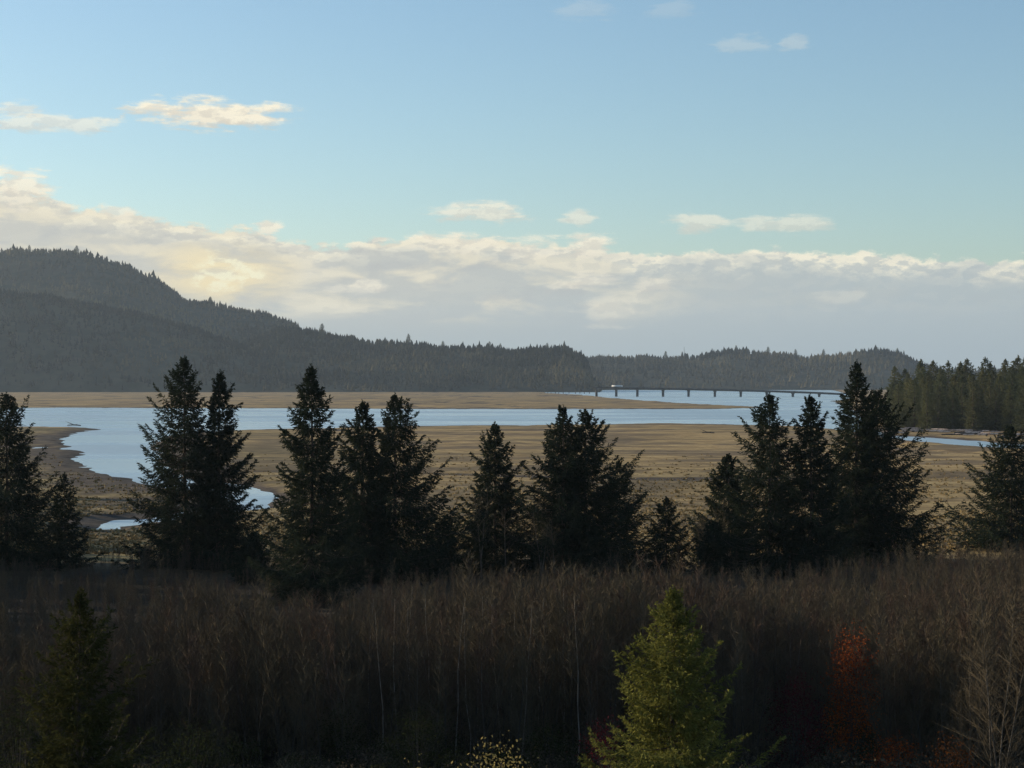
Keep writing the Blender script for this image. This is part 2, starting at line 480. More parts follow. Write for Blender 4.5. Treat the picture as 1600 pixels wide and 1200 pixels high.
def hill(name, prof, D0, D1, ntree, tree_h, x0, x1, foot=3.0, tone=0.35, shape=0.75, front_only=1.0):
    """a wooded ridge: prof gives the skyline rows (tree tops); rises from D0 to its crest at D1 and falls away behind"""
    us = np.linspace(x0, x1, 150); ts = np.concatenate([np.linspace(-0.03, 1, 34), np.linspace(1.06, 1.6, 8)])

    def surf(u, t):
        D = D0 + (D1 - D0) * t
        crest = gz(interp(u, prof), D1) - tree_h * 0.85
        crest = np.maximum(crest, 0.5)
        s = np.where(t <= 1, np.clip(t, 0, 1) ** shape, 1 - np.clip((t - 1) / 0.7, 0, 1) ** 1.3)
        x = gx(u, D)
        n = (fbm(x / 260, D / 200, 41, 4) - 0.5) * 0.55 * np.clip(1 - t, 0, 1) * np.clip(t * 4, 0, 1)
        return x, D, (s + n * s) * crest + np.where(t < 0, -2.5, 0.0)
    U_, T_ = np.meshgrid(us, ts)
    x, y, z = surf(U_.ravel(), T_.ravel())
    nr, nc = len(ts), len(us)
    i = (np.arange(nr - 1)[:, None] * nc + np.arange(nc - 1)[None]).ravel()
    me = mesh_np(name, np.stack([x, y, z], 1), np.stack([i, i + 1, i + nc + 1, i + nc], 1), [M['hill']], smooth=True)
    tag(link(name, me), kind='structure')
    u = rng.uniform(x0, x1, ntree); t = rng.uniform(0, 1.02, ntree) ** 0.9
    x, y, z = surf(u, t)
    nc_ = int((x1 - x0) * 1.6)
    u2 = rng.uniform(x0, x1, nc_); t2 = rng.uniform(.94, 1.03, nc_); xc, yc, zc = surf(u2, t2)
    x, y, z = np.concatenate([x, xc]), np.concatenate([y, yc]), np.concatenate([z, zc]); ntree = len(x)
    hg = tree_h * rng.uniform(0.55, 1.12, ntree) * (0.62 + 0.62 * vnoise(x / 45, y / 60, 3))
    hg = np.where(rng.uniform(0, 1, ntree) < .07, hg * rng.uniform(1.2, 1.5, ntree), hg)
    tint = tone + (fbm(x / 190, (y + 2.2 * z) / 190, 19, 4) - 0.5) * 2.2 + rng.uniform(-.15, .15, ntree)  # varied leaf colour, with sunlit patches put into the tint as well
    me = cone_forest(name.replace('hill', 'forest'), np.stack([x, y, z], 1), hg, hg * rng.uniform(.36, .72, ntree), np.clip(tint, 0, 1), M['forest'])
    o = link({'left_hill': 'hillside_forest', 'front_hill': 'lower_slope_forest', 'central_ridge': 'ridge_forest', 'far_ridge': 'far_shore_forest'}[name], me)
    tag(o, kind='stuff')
    return surf


S_left = hill('left_hill', [(-700, 420), (-300, 394), (0, 387), (60, 385), (130, 392), (170, 401), (200, 411), (260, 440), (287, 462), (330, 470), (380, 479), (440, 494), (470, 509), (520, 520), (560, 532), (700, 560)],
              5300, 6300, 7000, 20, -700, 640, tone=0.45)
S_front = hill('front_hill', [(-700, 470), (-300, 440), (0, 451), (60, 456), (120, 467), (200, 480), (290, 503), (360, 530), (460, 560), (560, 580), (620, 600)],
               4750, 5250, 4200, 18, -700, 620, tone=0.10)
S_mid = hill('central_ridge', [(380, 530), (440, 507), (470, 511), (520, 521), (560, 527), (640, 533), (700, 538), (760, 541), (800, 541), (850, 540), (890, 540), (908, 549), (916, 560), (924, 585), (935, 604)],
             4850, 5450, 3600, 20, 380, 938, tone=0.30)
S_far = hill('far_ridge', [(820, 556), (880, 556), (930, 555), (980, 554), (1050, 555), (1100, 551), (1140, 544), (1180, 546), (1220, 549), (1250, 553), (1300, 553), (1340, 547), (1380, 545), (1412, 549), (1440, 566), (1480, 575), (1700, 580), (2300, 560)],
             6300, 7000, 5200, 22, 780, 2300, tone=0.35)

# ------------------------------------------------------------------ conifer builder
def tube(pts, rad, k=5):
    pts = np.asarray(pts, float); n = len(pts)
    a = np.arange(k) * 2 * math.pi / k
    d = np.gradient(pts, axis=0); d /= np.linalg.norm(d, axis=1)[:, None] + 1e-9
    ref = np.where(np.abs(d[:, 2:3]) > 0.9, np.array([[1.0, 0, 0]]), np.array([[0, 0, 1.0]]))
    e1 = np.cross(d, ref); e1 /= np.linalg.norm(e1, axis=1)[:, None]; e2 = np.cross(d, e1)
    V = pts[:, None] + np.asarray(rad)[:, None, None] * (np.cos(a)[None, :, None] * e1[:, None] + np.sin(a)[None, :, None] * e2[:, None])
    i = np.arange(n - 1)[:, None] * k; j = np.arange(k)[None]
    q = np.stack([i + j, i + (j + 1) % k, i + k + (j + 1) % k, i + k + j], -1).reshape(-1, 4)
    return V.reshape(-1, 3), q


def conifer_geo(r, h, R, nb=150, nt_=10, nl=5, leaf=0.5, lw=0.09, bare=0.04, droop=0.18, upturn=0.35, flat=.55, stray=.45, ragged=0.35, prof=0.8, sprout=0.0, bias=None, hang=0.30):
    """trunk, branch wood and leaf blades of one conifer standing at the origin"""
    wob = np.cumsum(r.normal(0, 0.012 * h / 8, (9, 2)), 0); wob[0] = 0
    h = h / 1.02
    tz = np.linspace(0, 1, 9)
    tp = np.stack([wob[:, 0], wob[:, 1], tz * h * np.where(tz == 1, 1.03, 1)], 1)
    trunk = tube(tp, np.maximum(h * 0.0135 * (1 - tz) ** 0.8, 0.012), 7)
    t = bare + (1 - bare) * (np.arange(nb) + r.uniform(0, 1, nb)) / nb
    t = bare + (1 - bare) * ((t - bare) / (1 - bare)) ** 1.22
    L = R * np.clip((1 - t), 0, 1) ** prof * np.clip(0.45 + t / 0.18, 0, 1) * (1 + ragged * r.normal(0, 1, nb).clip(-1.3, 1.9)) + 0.014 * h * r.uniform(0.5, 1.1, nb)
    L = np.maximum(L, 0.012 * h)
    # clumps: neighbouring branches share length so that the outline steps in and out
    az = np.arange(nb) * 2.399963 + r.uniform(-0.5, 0.5, nb)
    cl = vnoise(t * h / (0.055 * h), az * 0.8, int(r.integers(1000)))
    L *= 0.62 + 0.72 * cl
    if bias is not None: L *= 1 + bias[1] * np.cos(az - bias[0])
    pitch = np.radians(np.interp(t, [0, .3, .7, .9, 1], [-14, -4, 12, 32, 62]) + r.normal(0, 8, nb))
    s = np.linspace(0, 1, 6)
    bx = np.interp(t * h, tp[:, 2], tp[:, 0]); by = np.interp(t * h, tp[:, 2], tp[:, 1])
    hor = L[:, None] * (np.cos(pitch)[:, None] * s)
    zz = (t * h)[:, None] + L[:, None] * (np.sin(pitch)[:, None] * s - droop * (1.2 * s * (1 - s) + 0.3 * s) + upturn * 0.35 * s ** 3)
    azs = az[:, None] + r.normal(0, 0.12, nb)[:, None] * s
    BX = bx[:, None] + np.cos(azs) * hor; BY = by[:, None] + np.sin(azs) * hor
    Bp = np.stack([BX, BY, zz], -1)                                    # nb,6,3
    # branch wood: three-sided tapering sticks
    rad = (0.0065 * h * (L / R).clip(.15, 1.2))[:, None] * (1 - 0.88 * s)[None] * 0.35 + 0.004
    k = 3; a = np.arange(k) * 2 * math.pi / k
    e1 = np.stack([-np.sin(az), np.cos(az), 0 * az], 1); e2 = np.array([0, 0, 1.0])
    WV = Bp[:, :, None] + rad[:, :, None, None] * (np.cos(a)[None, None, :, None] * e1[:, None, None] + np.sin(a)[None, None, :, None] * e2)
    ib = np.arange(nb)[:, None, None] * 18 + np.arange(5)[None, :, None] * 3; jb = np.arange(3)[None, None]
    WF = np.stack([ib + jb, ib + (jb + 1) % 3, ib + 3 + (jb + 1) % 3, ib + 3 + jb], -1).reshape(-1, 4)
    # side twigs
    cnt = np.maximum((nt_ * (0.30 + 0.70 * L / L.mean())).astype(int), 4)
    bi = np.repeat(np.arange(nb), cnt); nt = len(bi)
    st = (np.concatenate([np.arange(c) for c in cnt]) + r.uniform(0, 1, nt)) / cnt[bi]
    st = 0.10 + 0.90 * st ** 0.85
    f = st * 5; i0 = np.minimum(f.astype(int), 4); fr = (f - i0)[:, None]
    P0 = Bp[bi, i0] * (1 - fr) + Bp[bi, i0 + 1] * fr
    Td = Bp[bi, i0 + 1] - Bp[bi, i0]; Td /= np.linalg.norm(Td, axis=1)[:, None] + 1e-9
    side = np.where(np.arange(nt) % 2 == 0, 1.0, -1.0)
    lat = np.cross(Td, np.array([0, 0, 1.0])); lat /= np.linalg.norm(lat, axis=1)[:, None] + 1e-9
    ang = np.radians(r.uniform(22, 75, nt) * (1.15 - .55 * st))
    roll = r.normal(0, flat, nt)
    td = Td * np.cos(ang)[:, None] + lat * (side * np.sin(ang) * np.cos(roll))[:, None] + np.array([0, 0, 1.0]) * (np.sin(ang) * np.sin(roll) - 0.18)[:, None]
    td /= np.linalg.norm(td, axis=1)[:, None]
    tl = (L[bi] * 0.34 * (1.08 - st) + leaf * 0.6 * np.clip(L[bi] / (0.35 * R), .3, 1)) * r.uniform(0.55, 1.25, nt)
    # blades along each twig
    n = nt * nl
    ti = np.repeat(np.arange(nt), nl)
    sl = (np.tile(np.arange(nl), nt) + r.uniform(0, 1, n)) / nl
    sag = np.zeros((n, 3)); sag[:, 2] = -0.28 * droop * 4 * tl[ti] * sl ** 2
    Q = P0[ti] + td[ti] * (tl[ti] * sl)[:, None] + sag
    d = td[ti] + r.normal(0, stray, (n, 3)); d[:, 2] -= hang; d /= np.linalg.norm(d, axis=1)[:, None]
    w = np.cross(d, r.normal(0, 1, (n, 3))); w /= np.linalg.norm(w, axis=1)[:, None] + 1e-9
    ll = (leaf * r.uniform(0.5, 1.2, n) * (0.40 + 0.60 * np.clip(L[bi[ti]] / (0.4 * R), 0, 1)) * (1.1 - .5 * st[ti]))[:, None]
    ww = lw * r.uniform(0.6, 1.3, n)[:, None]
    LV = np.stack([Q, Q + d * ll * .45 + w * ww * .5, Q + d * ll, Q + d * ll * .5 - w * ww * .5], 1).reshape(-1, 3)
    LF = np.arange(n)[:, None] * 4 + np.array([[0, 1, 2, 3]])
    clump = vnoise(P0[:, 2] / (0.05 * h), bi * 0.37, 5)
    tint = np.clip(0.27 + 0.55 * clump[ti] + r.uniform(-.25, .25, n), 0, 1)
    # leader: short blades up the thin last metre
    nl_ = 70
    zt = r.uniform(.92, 1.03, nl_); Q = np.stack([np.interp(zt * h, tp[:, 2], tp[:, 0]), np.interp(zt * h, tp[:, 2], tp[:, 1]), zt * h], 1)
    a_ = r.uniform(0, 6.28, nl_); d = np.stack([np.cos(a_), np.sin(a_), r.uniform(.5, 1.6, nl_)], 1); d /= np.linalg.norm(d, axis=1)[:, None]
    w = np.cross(d, r.normal(0, 1, (nl_, 3))); w /= np.linalg.norm(w, axis=1)[:, None] + 1e-9
    ll = (leaf * .9 * np.clip((1.06 - zt) / .13, .4, 1))[:, None]; ww = lw * .8
    V2 = np.stack([Q, Q + d * ll * .45 + w * ww * .5, Q + d * ll, Q + d * ll * .5 - w * ww * .5], 1).reshape(-1, 3)
    LF = np.concatenate([LF, LF[:nl_] + len(LV)]); LV = np.concatenate([LV, V2]); tint = np.concatenate([tint, r.uniform(.3, .9, nl_)])
    return trunk, (WV.reshape(-1, 3), WF), (LV, LF, np.repeat(tint, 4))


def conifer_meshes(name, r, mats, **kw):
    (tv, tf), (wv, wf), (lv, lf, lt) = conifer_geo(r, **kw)
    return (mesh_np(name + '_trunk', tv, tf, [mats[0]], smooth=True), mesh_np(name + '_branches', wv, wf, [mats[0]]), mesh_np(name + '_foliage', lv, lf, [mats[1]], tint=lt))


def put_tree(name, loc, ms, label, cat='tree', group=None, scale=(1, 1, 1), rot=0.0):
    e = link(name, None, None, loc); e.scale = scale; e.rotation_euler = (0, 0, rot); e.empty_display_size = 0.3
    tag(e, label, cat, group)
    for nm, m in zip(('trunk', 'branches', 'foliage'), ms):
        if m is not None: link(nm, m, e)
    return e


def gz_at(x, y):
    return float(ground_z(np.array([x]), np.array([y]), shore([x], [y]))[0])


SPR = (M['bark'], M['spruce'])
# big spruces across the middle: column, top row, base row, half width, seed, lean of the crown (azimuth, amount), label
MIDDLE = [
    (10, 620, 897, 74, 1, None, 'big dark spruce cut off by the left edge of the photo'),
    (101, 744, 893, 34, 2, None, 'small dark spruce between the left-edge spruce and the creek'),
    (290, 563, 893, 66, 3, (3.1, .15), 'tall broad spruce in front of the winding blue creek'),
    (341, 585, 896, 44, 4, (0, .2), 'slim dark spruce pressed against the right side of the creekside spruce'),
    (485, 577, 948, 66, 5, None, 'tall pointed spruce just right of the creek bend'),
    (566, 632, 915, 44, 6, None, 'narrow dark spruce squeezed between two wider spruces'),
    (618, 622, 912, 74, 7, (0, .25), 'wide spruce with long ragged branches reaching right'),
    (773, 664, 902, 50, 8, None, 'lone medium spruce with a thin pointed tip over the tawny marsh'),
    (880, 640, 906, 66, 9, (3.1, .15), 'left-leaning top of the twin spruces beside the bare saplings'),
    (914, 646, 904, 72, 10, (0, .15), 'bushy right one of the twin spruces with a broad skirt'),
    (968, 724, 900, 42, 11, (0, .2), 'short dense spruce on the right skirt of the twin spruces'),
    (1042, 782, 900, 38, 12, None, 'small squat spruce standing alone below the open marsh'),
    (1138, 716, 892, 42, 13, (3.1, .2), 'small sparse spruce at the left end of the five-tree clump'),
    (1203, 622, 905, 62, 14, (3.1, .15), 'pointed spruce on the left of the tall clump below the bridge'),
    (1268, 624, 908, 52, 15, None, 'blunt-topped spruce in the middle of the tall clump'),
    (1337, 570, 890, 60, 16, None, 'tallest spruce of the clump with a spire-like top'),
    (1372, 616, 886, 66, 17, (0, .35), 'spruce with long layered branches on the right end of the clump'),
    (1580, 672, 866, 70, 18, (3.1, .1), 'broad dark spruce at the right edge of the photo'),
    (394, 838, 915, 32, 19, None, 'little dark spruce low between the creek spruces'),
    (694, 815, 905, 36, 20, None, 'low dark spruce left of the lone medium spruce'),
    (1116, 822, 905, 34, 21, None, 'low dark spruce under the small sparse spruce'),
]
for px, yt, yb, hw, sd_, bias, lab in MIDDLE:
    D = gD(yb); hgt = gz(yt, D); R = hw / F * D * 1.27
    r = np.random.default_rng(100 + sd_)
    big = hgt > 14
    nb = int(np.clip(hgt * 8.2 * max(1, R / 6), 90, 240))
    ms = conifer_meshes('spruce', r, SPR, h=hgt, R=R, nb=nb, nt_=30 if big else 18, nl=9, leaf=0.62 if big else 0.5, lw=0.125, flat=.32, stray=.34, hang=.34, bare=0.03, droop=0.26, upturn=0.75, ragged=float(r.uniform(.15, .27)), prof=float(r.uniform(.63, .80)), bias=bias)
    x = gx(px, D)
    put_tree('spruce_tree', (x, D, gz_at(x, D) - 0.2), ms, lab, group='dark spruces across the middle')

# small dark conifers deep in the thicket
for px, yt, D, hw, sd_, lab in [(610, 1042, 128, 52, 31, 'small dark conifer in the brown thicket below the middle spruces'), (492, 1048, 130, 48, 32, 'small dark conifer left of the other thicket conifer')]:
    x = gx(px, D); zb = gz_at(x, D)
    ms = conifer_meshes('conifer', np.random.default_rng(sd_), SPR, h=gz(yt, D) - zb, R=hw / F * D, nb=90, nt_=12, nl=6, leaf=0.35, lw=0.07, prof=0.8)
    put_tree('small_conifer', (x, D, zb), ms, lab)

# the two near conifers on the slope
HEM = (M['bark'], M['hemlock'])
D = 70.0; x = gx(1052, D); zb = gz_at(x, D)
ms = conifer_meshes('hemlock', np.random.default_rng(52), HEM, h=gz(920, D) - zb, R=3.5, nb=280, nt_=26, nl=12, leaf=0.25, lw=0.045, bare=0.04, droop=0.14, upturn=0.9, ragged=0.17, prof=0.78, hang=0.15)
put_tree('hemlock_tree', (x, D, zb), ms, 'sunlit yellow-green conifer in the near foreground')
D = 62.0; x = gx(124, D); zb = gz_at(x, D)
ms = conifer_meshes('cedar', np.random.default_rng(61), (M['bark'], leaf_mat('cedar_sprays', (.016, .022, .010), (.085, .082, .027), 0.18)), h=gz(922, D) - zb, R=2.6, nb=230, nt_=20, nl=9, leaf=0.26, lw=0.045, bare=0.04, droop=0.1, upturn=0.9, ragged=0.38, prof=0.75)  # leaf colours lowered in place of more shade on this tree
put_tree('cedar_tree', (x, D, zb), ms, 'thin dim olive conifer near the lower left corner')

# ------------------------------------------------------------------ right-hand forest on the river bank
PROTO = []
for i in range(5):
    r = np.random.default_rng(300 + i)
    PROTO.append(conifer_meshes('bank_conifer', r, (M['bark'], M['olive' if i % 2 else 'bank']), h=30, R=(4.6, 5.4, 4.2, 5.8, 5.0)[i], nb=130, nt_=9, nl=5, leaf=1.3, lw=0.36, bare=0.02, droop=0.15, upturn=0.3, ragged=0.2, prof=0.72))
PDESC = ['dark blue-green conifer', 'pale olive conifer', 'slim dark conifer', 'broad olive conifer', 'medium dark conifer']
FTOP = [(1340, 640), (1372, 598), (1390, 575), (1410, 568), (1440, 556), (1470, 556), (1500, 562), (1530, 556), (1560, 560), (1590, 552), (1640, 548), (1900, 540)]
fr = np.random.default_rng(77)
n_f = 0
for row, (Db, npx) in enumerate(((985, 20), (1030, 22), (1085, 22), (1150, 22), (1220, 22))):
    for j in range(npx):
        px = 1388 + row * 3 + (j + fr.uniform(-.35, .35)) * (420 / npx)
        D = Db + fr.uniform(-16, 16) - (px - 1388) * 0.28 * (1 if row < 2 else .4)
        x = gx(px, D)
        full = gz(interp(px, FTOP), D)
        hh = full * (0.70 + 0.075 * row) * fr.uniform(0.84, 1.0)
        k = int(fr.integers(5))
        s = hh / 30.0
        where = 'in the front row' if row < 2 else 'in the back rows'
        put_tree('bank_conifer', (x, D, gz_at(x, D) - 0.3), PROTO[k], f'{PDESC[k]} {where} of the wood on the right bank', group=f'{PDESC[k]}s {where} of the right bank wood',
                 scale=(s * fr.uniform(1.15, 1.6), s * fr.uniform(1.15, 1.6), s), rot=fr.uniform(0, 6.28))

# lone trees that stand out on the far skylines
SKYL = [(120, 381, S_left, .97, 'far conifer poking up on the crest of the left hill'), (46, 380, S_left, .97, 'far conifer near the left end of the hill crest'), (329, 461, S_left, .98, 'thin far conifer on the shoulder of the left hill'),
        (503, 503, S_mid, .93, 'lone pale conifer high on the slope right of the hill shoulder'), (638, 519, S_mid, .99, 'tall conifer pair top on the central ridge'), (692, 530, S_mid, .99, 'far conifer over the middle of the central ridge'),
        (765, 531, S_mid, .99, 'thin conifer on the flat part of the central ridge'), (782, 534, S_mid, .99, 'stubby conifer on the flat part of the central ridge'), (855, 533, S_mid, .99, 'conifer near the right end of the central ridge'),
        (1040, 546, S_far, .99, 'single conifer on the low saddle of the far ridge'), (1150, 537, S_far, .99, 'tall conifer on the far ridge above the bridge'), (1200, 539, S_far, .99, 'far ridge conifer right of the bridge centre'),
        (1243, 543, S_far, .99, 'conifer on the dip of the far ridge'), (1287, 543, S_far, .99, 'far ridge conifer beside the dip'), (1370, 539, S_far, .99, 'tall conifer at the right end of the far ridge'), (1402, 541, S_far, .99, 'last conifer of the far ridge before it drops')]
for k, (px, yt, S, t, lab) in enumerate(SKYL):
    x, y, z = (float(v) for v in S(np.array([float(px)]), np.array([t])))
    top = gz(yt + 2.5, y); hh = max(top - z, 16.0)
    s = hh / 30.0
    put_tree('far_conifer', (x, y, top - hh), PROTO[(0, 2, 4)[k % 3]], lab, group='conifers that stand out on the far skylines', scale=(s * 1.7, s * 1.7, s), rot=k)
x, y, z = (float(v) for v in S_far(np.array([1069.0]), np.array([.98])))
sv, sf = tube([(0, 0, 0), (.3, 0, 14), (.1, 0, gz(542, y) - z)], [1.2, .9, .5], 6)
tag(link('dead_snag', mesh_np('dead_snag', sv, sf, [M['bark']]), None, (x, y, z)), 'bare dead trunk sticking up on the far ridge above the bridge', 'snag')

# ------------------------------------------------------------------ bridge
def conc(nt):
    a = noise_n(nt, 0.25, 4)
    return principled(nt, rgb_mix(nt, a.step(0.35, 0.65), (.075, .075, .075), (.125, .122, .118)), 0.9, 0.1)


M['concrete'] = mat('weathered_concrete', conc)
BR = [(926, 605, 3335), (950, 605.2, 3330), (1036, 607, 3310), (1117, 608.6, 3290), (1198, 610.6, 3270), (1280, 613.4, 3245), (1318, 615.4, 3235)]
BP = np.array([(gx(a, d), d, gz(b, d)) for a, b, d in BR])
seg = np.concatenate([[0], np.cumsum(np.linalg.norm(np.diff(BP, axis=0), axis=1))])


def bpos(s): return np.array([np.interp(s, seg, BP[:, k]) for k in range(3)])


def sweep(offs, ss):
    """a closed cross-section (across, up) swept along the bridge"""
    V = []
    for s in ss:
        p = bpos(s); q = bpos(min(s + 5, seg[-1])) - bpos(max(s - 5, 0)); q /= np.linalg.norm(q)
        n = np.cross(q, (0, 0, 1)); n /= np.linalg.norm(n)
        V += [p + n * a + np.array((0, 0, b)) for a, b in offs]
    k = len(offs); m = len(ss)
    fs = [(i * k + j, i * k + (j + 1) % k, (i + 1) * k + (j + 1) % k, (i + 1) * k + j) for i in range(m - 1) for j in range(k)]
    return np.array(V), np.array(fs)


bridge = link('road_bridge', None); bridge.empty_display_size = 5
tag(bridge, 'long low concrete road bridge crossing the far water on square piers', 'bridge')
ss = np.linspace(0, seg[-1], 60)
v, f = sweep([(-5.5, 0), (5.5, 0), (5.5, -.6), (3.6, -.7), (3.4, -2.3), (-3.4, -2.3), (-3.6, -.7), (-5.5, -.6)], ss)
link('deck', mesh_np('deck', v, f, [M['concrete']]), bridge)
for sgn in (-1, 1):
    v, f = sweep([(sgn * 5.2, .003), (sgn * 5.45, .003), (sgn * 5.45, 1.0), (sgn * 5.2, 1.0)], ss)
    link('railing', mesh_np('railing', v, f, [M['concrete']]), bridge)


def boxes(bl):
    V, Fs = [], []
    for (cx, cy, cz, sx, sy, sz, a) in bl:
        o = len(V); ca, sa = math.cos(a), math.sin(a)
        for dz in (-.5, .5):
            for dx, dy in ((-.5, -.5), (.5, -.5), (.5, .5), (-.5, .5)):
                X_, Y_ = dx * sx, dy * sy
                V.append((cx + ca * X_ - sa * Y_, cy + sa * X_ + ca * Y_, cz + dz * sz))
        Fs += [tuple(o + i for i in q) for q in ((3, 2, 1, 0), (4, 5, 6, 7), (0, 1, 5, 4), (1, 2, 6, 5), (2, 3, 7, 6), (3, 0, 4, 7))]
    return np.array(V, float), np.array(Fs)


for px in (932, 963, 996, 1036, 1076, 1117, 1157.5, 1198, 1239, 1280):
    s = np.interp(px, [b[0] for b in BR], seg)
    p = bpos(s); q = bpos(s + 5) - bpos(s - 5); a = math.atan2(q[1], q[0])
    hgt = p[2] - 2.3 + 1.5
    v, f = boxes([(0, 0, hgt / 2 - 1.5, 3.4, 6.2, hgt, a)])
    pi = link('pier', mesh_np('pier', v, f, [M['concrete']]), bridge, (p[0], p[1], 0))
    v, f = boxes([(0, 0, p[2] - 3.15, 4.6, 9.4, 1.6, a)])
    link('pier_cap', mesh_np('pier_cap', v, f, [M['concrete']]), pi)
# old timber pilings at the left end of the crossing
pr = np.random.default_rng(5)
for px in (856, 861, 868, 873, 880, 889, 899, 906, 913, 921):
    D = 4150 + pr.uniform(-60, 60); x = gx(px, D)
    v, f = tube([(0, 0, -1.5), (.1, 0, pr.uniform(4, 7.5))], [.9, .7], 6)
    tag(link('timber_piling', mesh_np('timber_piling', v, f, [M['bark']], smooth=True), None, (x, D, 0)), 'dark timber piling in the row at the left end of the bridge', 'piling', 'old pilings by the left bridge end')
# long pale vehicle on the bridge
M['white'] = mat('white_paint', lambda nt: principled(nt, (.78, .78, .76), 0.45, 0.4))
M['dark'] = mat('dark_rubber', lambda nt: principled(nt, (.03, .03, .032), 0.7, 0.3))
s = np.interp(963, [b[0] for b in BR], seg); p = bpos(s); q = bpos(s + 5) - bpos(s - 5); a = math.atan2(q[1], q[0])
tr = link('lorry', None, None, (p[0], p[1], p[2])); tr.rotation_euler = (0, 0, a)
tag(tr, 'long white lorry on the left part of the bridge deck', 'truck')
v, f = boxes([(0, 0, 2.55, 15.5, 2.5, 2.9, 0)]); link('trailer', mesh_np('trailer', v, f, [M['white']]), tr)
v, f = boxes([(9.6, 0, 2.0, 2.6, 2.4, 2.9, 0), (9.4, 0, 3.7, 1.6, 2.1, .5, 0)]); link('cab', mesh_np('cab', v, f, [M['white']]), tr)
for wx in (-6, -4.7, 5.5, 9.6):
    for wy in (-1.1, 1.1):
        v, f = tube([(wx, wy - .15, .52), (wx, wy + .15, .52)], [.5, .5], 10); link('wheel', mesh_np('wheel', v, f, [M['dark']]), tr)

# ------------------------------------------------------------------ driftwood on the right bank and the flats
M['drift'] = mat('bleached_driftwood', lambda nt: principled(nt, rgb_mix(nt, noise_n(nt, 1.5, 4).step(.35, .65), (.30, .24, .20), (.58, .47, .41)), 0.9, .1))
M['wetwood'] = mat('dark_wet_wood', lambda nt: principled(nt, rgb_mix(nt, noise_n(nt, 1.5, 4).step(.35, .65), (.05, .042, .035), (.11, .09, .075)), 0.8, .2))
dr = np.random.default_rng(9)
LOGN = ['bleached driftwood log on the right river bank below the wood', 'dark driftwood log on the right river bank below the wood']
for i in range(64):
    px = dr.uniform(1385, 1600)
    py = interp(px, [(1385, 676), (1440, 675), (1500, 679), (1560, 683), (1620, 688)]) + dr.uniform(-4.5, 4.5)
    D = gD(py); x = gx(px, D); L = dr.uniform(3, 11); a = dr.normal(0.15, 0.5); rr = dr.uniform(.22, .5)
    pts = [(-L / 2, 0, 0), (-L / 6, dr.normal(0, .15), .08), (L / 5, dr.normal(0, .15), .05), (L / 2, 0, dr.uniform(0, .4))]
    v, f = tube(pts, [rr, rr * .95, rr * .85, rr * .6], 7)
    k = 0 if i % 3 else 1
    o = link('driftwood_log', mesh_np('driftwood_log', v, f, [M['drift' if k == 0 else 'wetwood']], smooth=True), None, (x, D, gz_at(x, D) + rr + .15)); o.rotation_euler = (0, 0, a)
    tag(o, LOGN[k], 'log', ('bleached' if k == 0 else 'dark') + ' driftwood along the right bank')
for px, py, lab, sc in ((115, 665.5, 'dark forked snag stranded at the creek mouth', 1.0), (1106, 679.5, 'dark driftwood snag lying on the open marsh', .75)):
    D = gD(py); x = gx(px, D)
    parts = [tube([(-3.5, 0, .3), (0, .2, .5), (4, 0, .2)], [.25, .35, .3], 6), tube([(0, .2, .5), (-2.2, .1, 1.5), (-4.6, 0, 2.4)], [.25, .18, .06], 5), tube([(1, 0, .5), (2.4, 0, 1.0)], [.2, .06], 5)]
    V, Fs, o_ = [], [], 0
    for v, f in parts: V.append(v); Fs.append(f + o_); o_ += len(v)
    o = link('stranded_snag', mesh_np('stranded_snag', np.concatenate(V), np.concatenate(Fs), [M['wetwood']], smooth=True), None, (x, D, max(gz_at(x, D), 0) + .1)); o.scale = (sc,) * 3
    tag(o, lab, 'driftwood')

# ------------------------------------------------------------------ marsh tussocks
def grass_mat(nt):
    t = attr(nt)
    return principled(nt, rgb_mix(nt, t, (.20, .145, .065), (.42, .31, .15)), 0.9, .05)


M['tussock'] = mat('dry_marsh_grass', grass_mat)


def tussocks():
    n = 60000
    g = np.random.default_rng(3)
    py = 668 + (872 - 668) * g.uniform(0, 1, n) ** 0.9; px = g.uniform(-120, 1720, n)
    py[:9000] = g.uniform(612, 637, 9000)
    D = gD(py); x = gx(px, D)
    sd = shore(x, D); dens = fbm(x / 22, D / 40, 71, 4)
    keep = (sd > 5) & (dens > 0.33) & (D > 262) & (g.uniform(0, 1, n) < 1.35 - D / 480)
    x, D = x[keep], D[keep]; sd = sd[keep]; n = len(x)
    z = ground_z(x, D, sd) - .05
    hh = np.clip(0.34 + D * 0.00025, .3, .8) * g.uniform(.4, 1.2, n); ww = hh * g.uniform(1.2, 3.2, n)
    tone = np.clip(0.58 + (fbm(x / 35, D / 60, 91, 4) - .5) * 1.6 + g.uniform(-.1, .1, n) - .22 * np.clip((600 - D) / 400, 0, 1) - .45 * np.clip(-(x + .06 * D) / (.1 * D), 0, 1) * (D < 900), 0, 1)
    k = 5
    V = np.zeros((n, k, 3, 3)); a0 = g.uniform(0, 6.28, n)
    for j in range(k):
        a = a0 + j * 6.28 / k + g.uniform(-.4, .4, n); d = g.uniform(.1, .5, n) * ww
        cx, cy = x + np.cos(a) * d * .5, D + np.sin(a) * d * .5
        b = ww * g.uniform(.18, .34, n)
        V[:, j, 0] = np.stack([cx - np.sin(a) * b, cy + np.cos(a) * b, z], 1)
        V[:, j, 1] = np.stack([cx + np.sin(a) * b, cy - np.cos(a) * b, z], 1)
        V[:, j, 2] = np.stack([x + np.cos(a) * d * 1.5, D + np.sin(a) * d * 1.5, z + hh * g.uniform(.6, 1.1, n)], 1)
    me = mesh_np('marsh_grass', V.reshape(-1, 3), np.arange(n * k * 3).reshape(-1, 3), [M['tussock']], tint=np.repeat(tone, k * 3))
    tag(link('marsh_grass', me), kind='stuff')


tussocks()

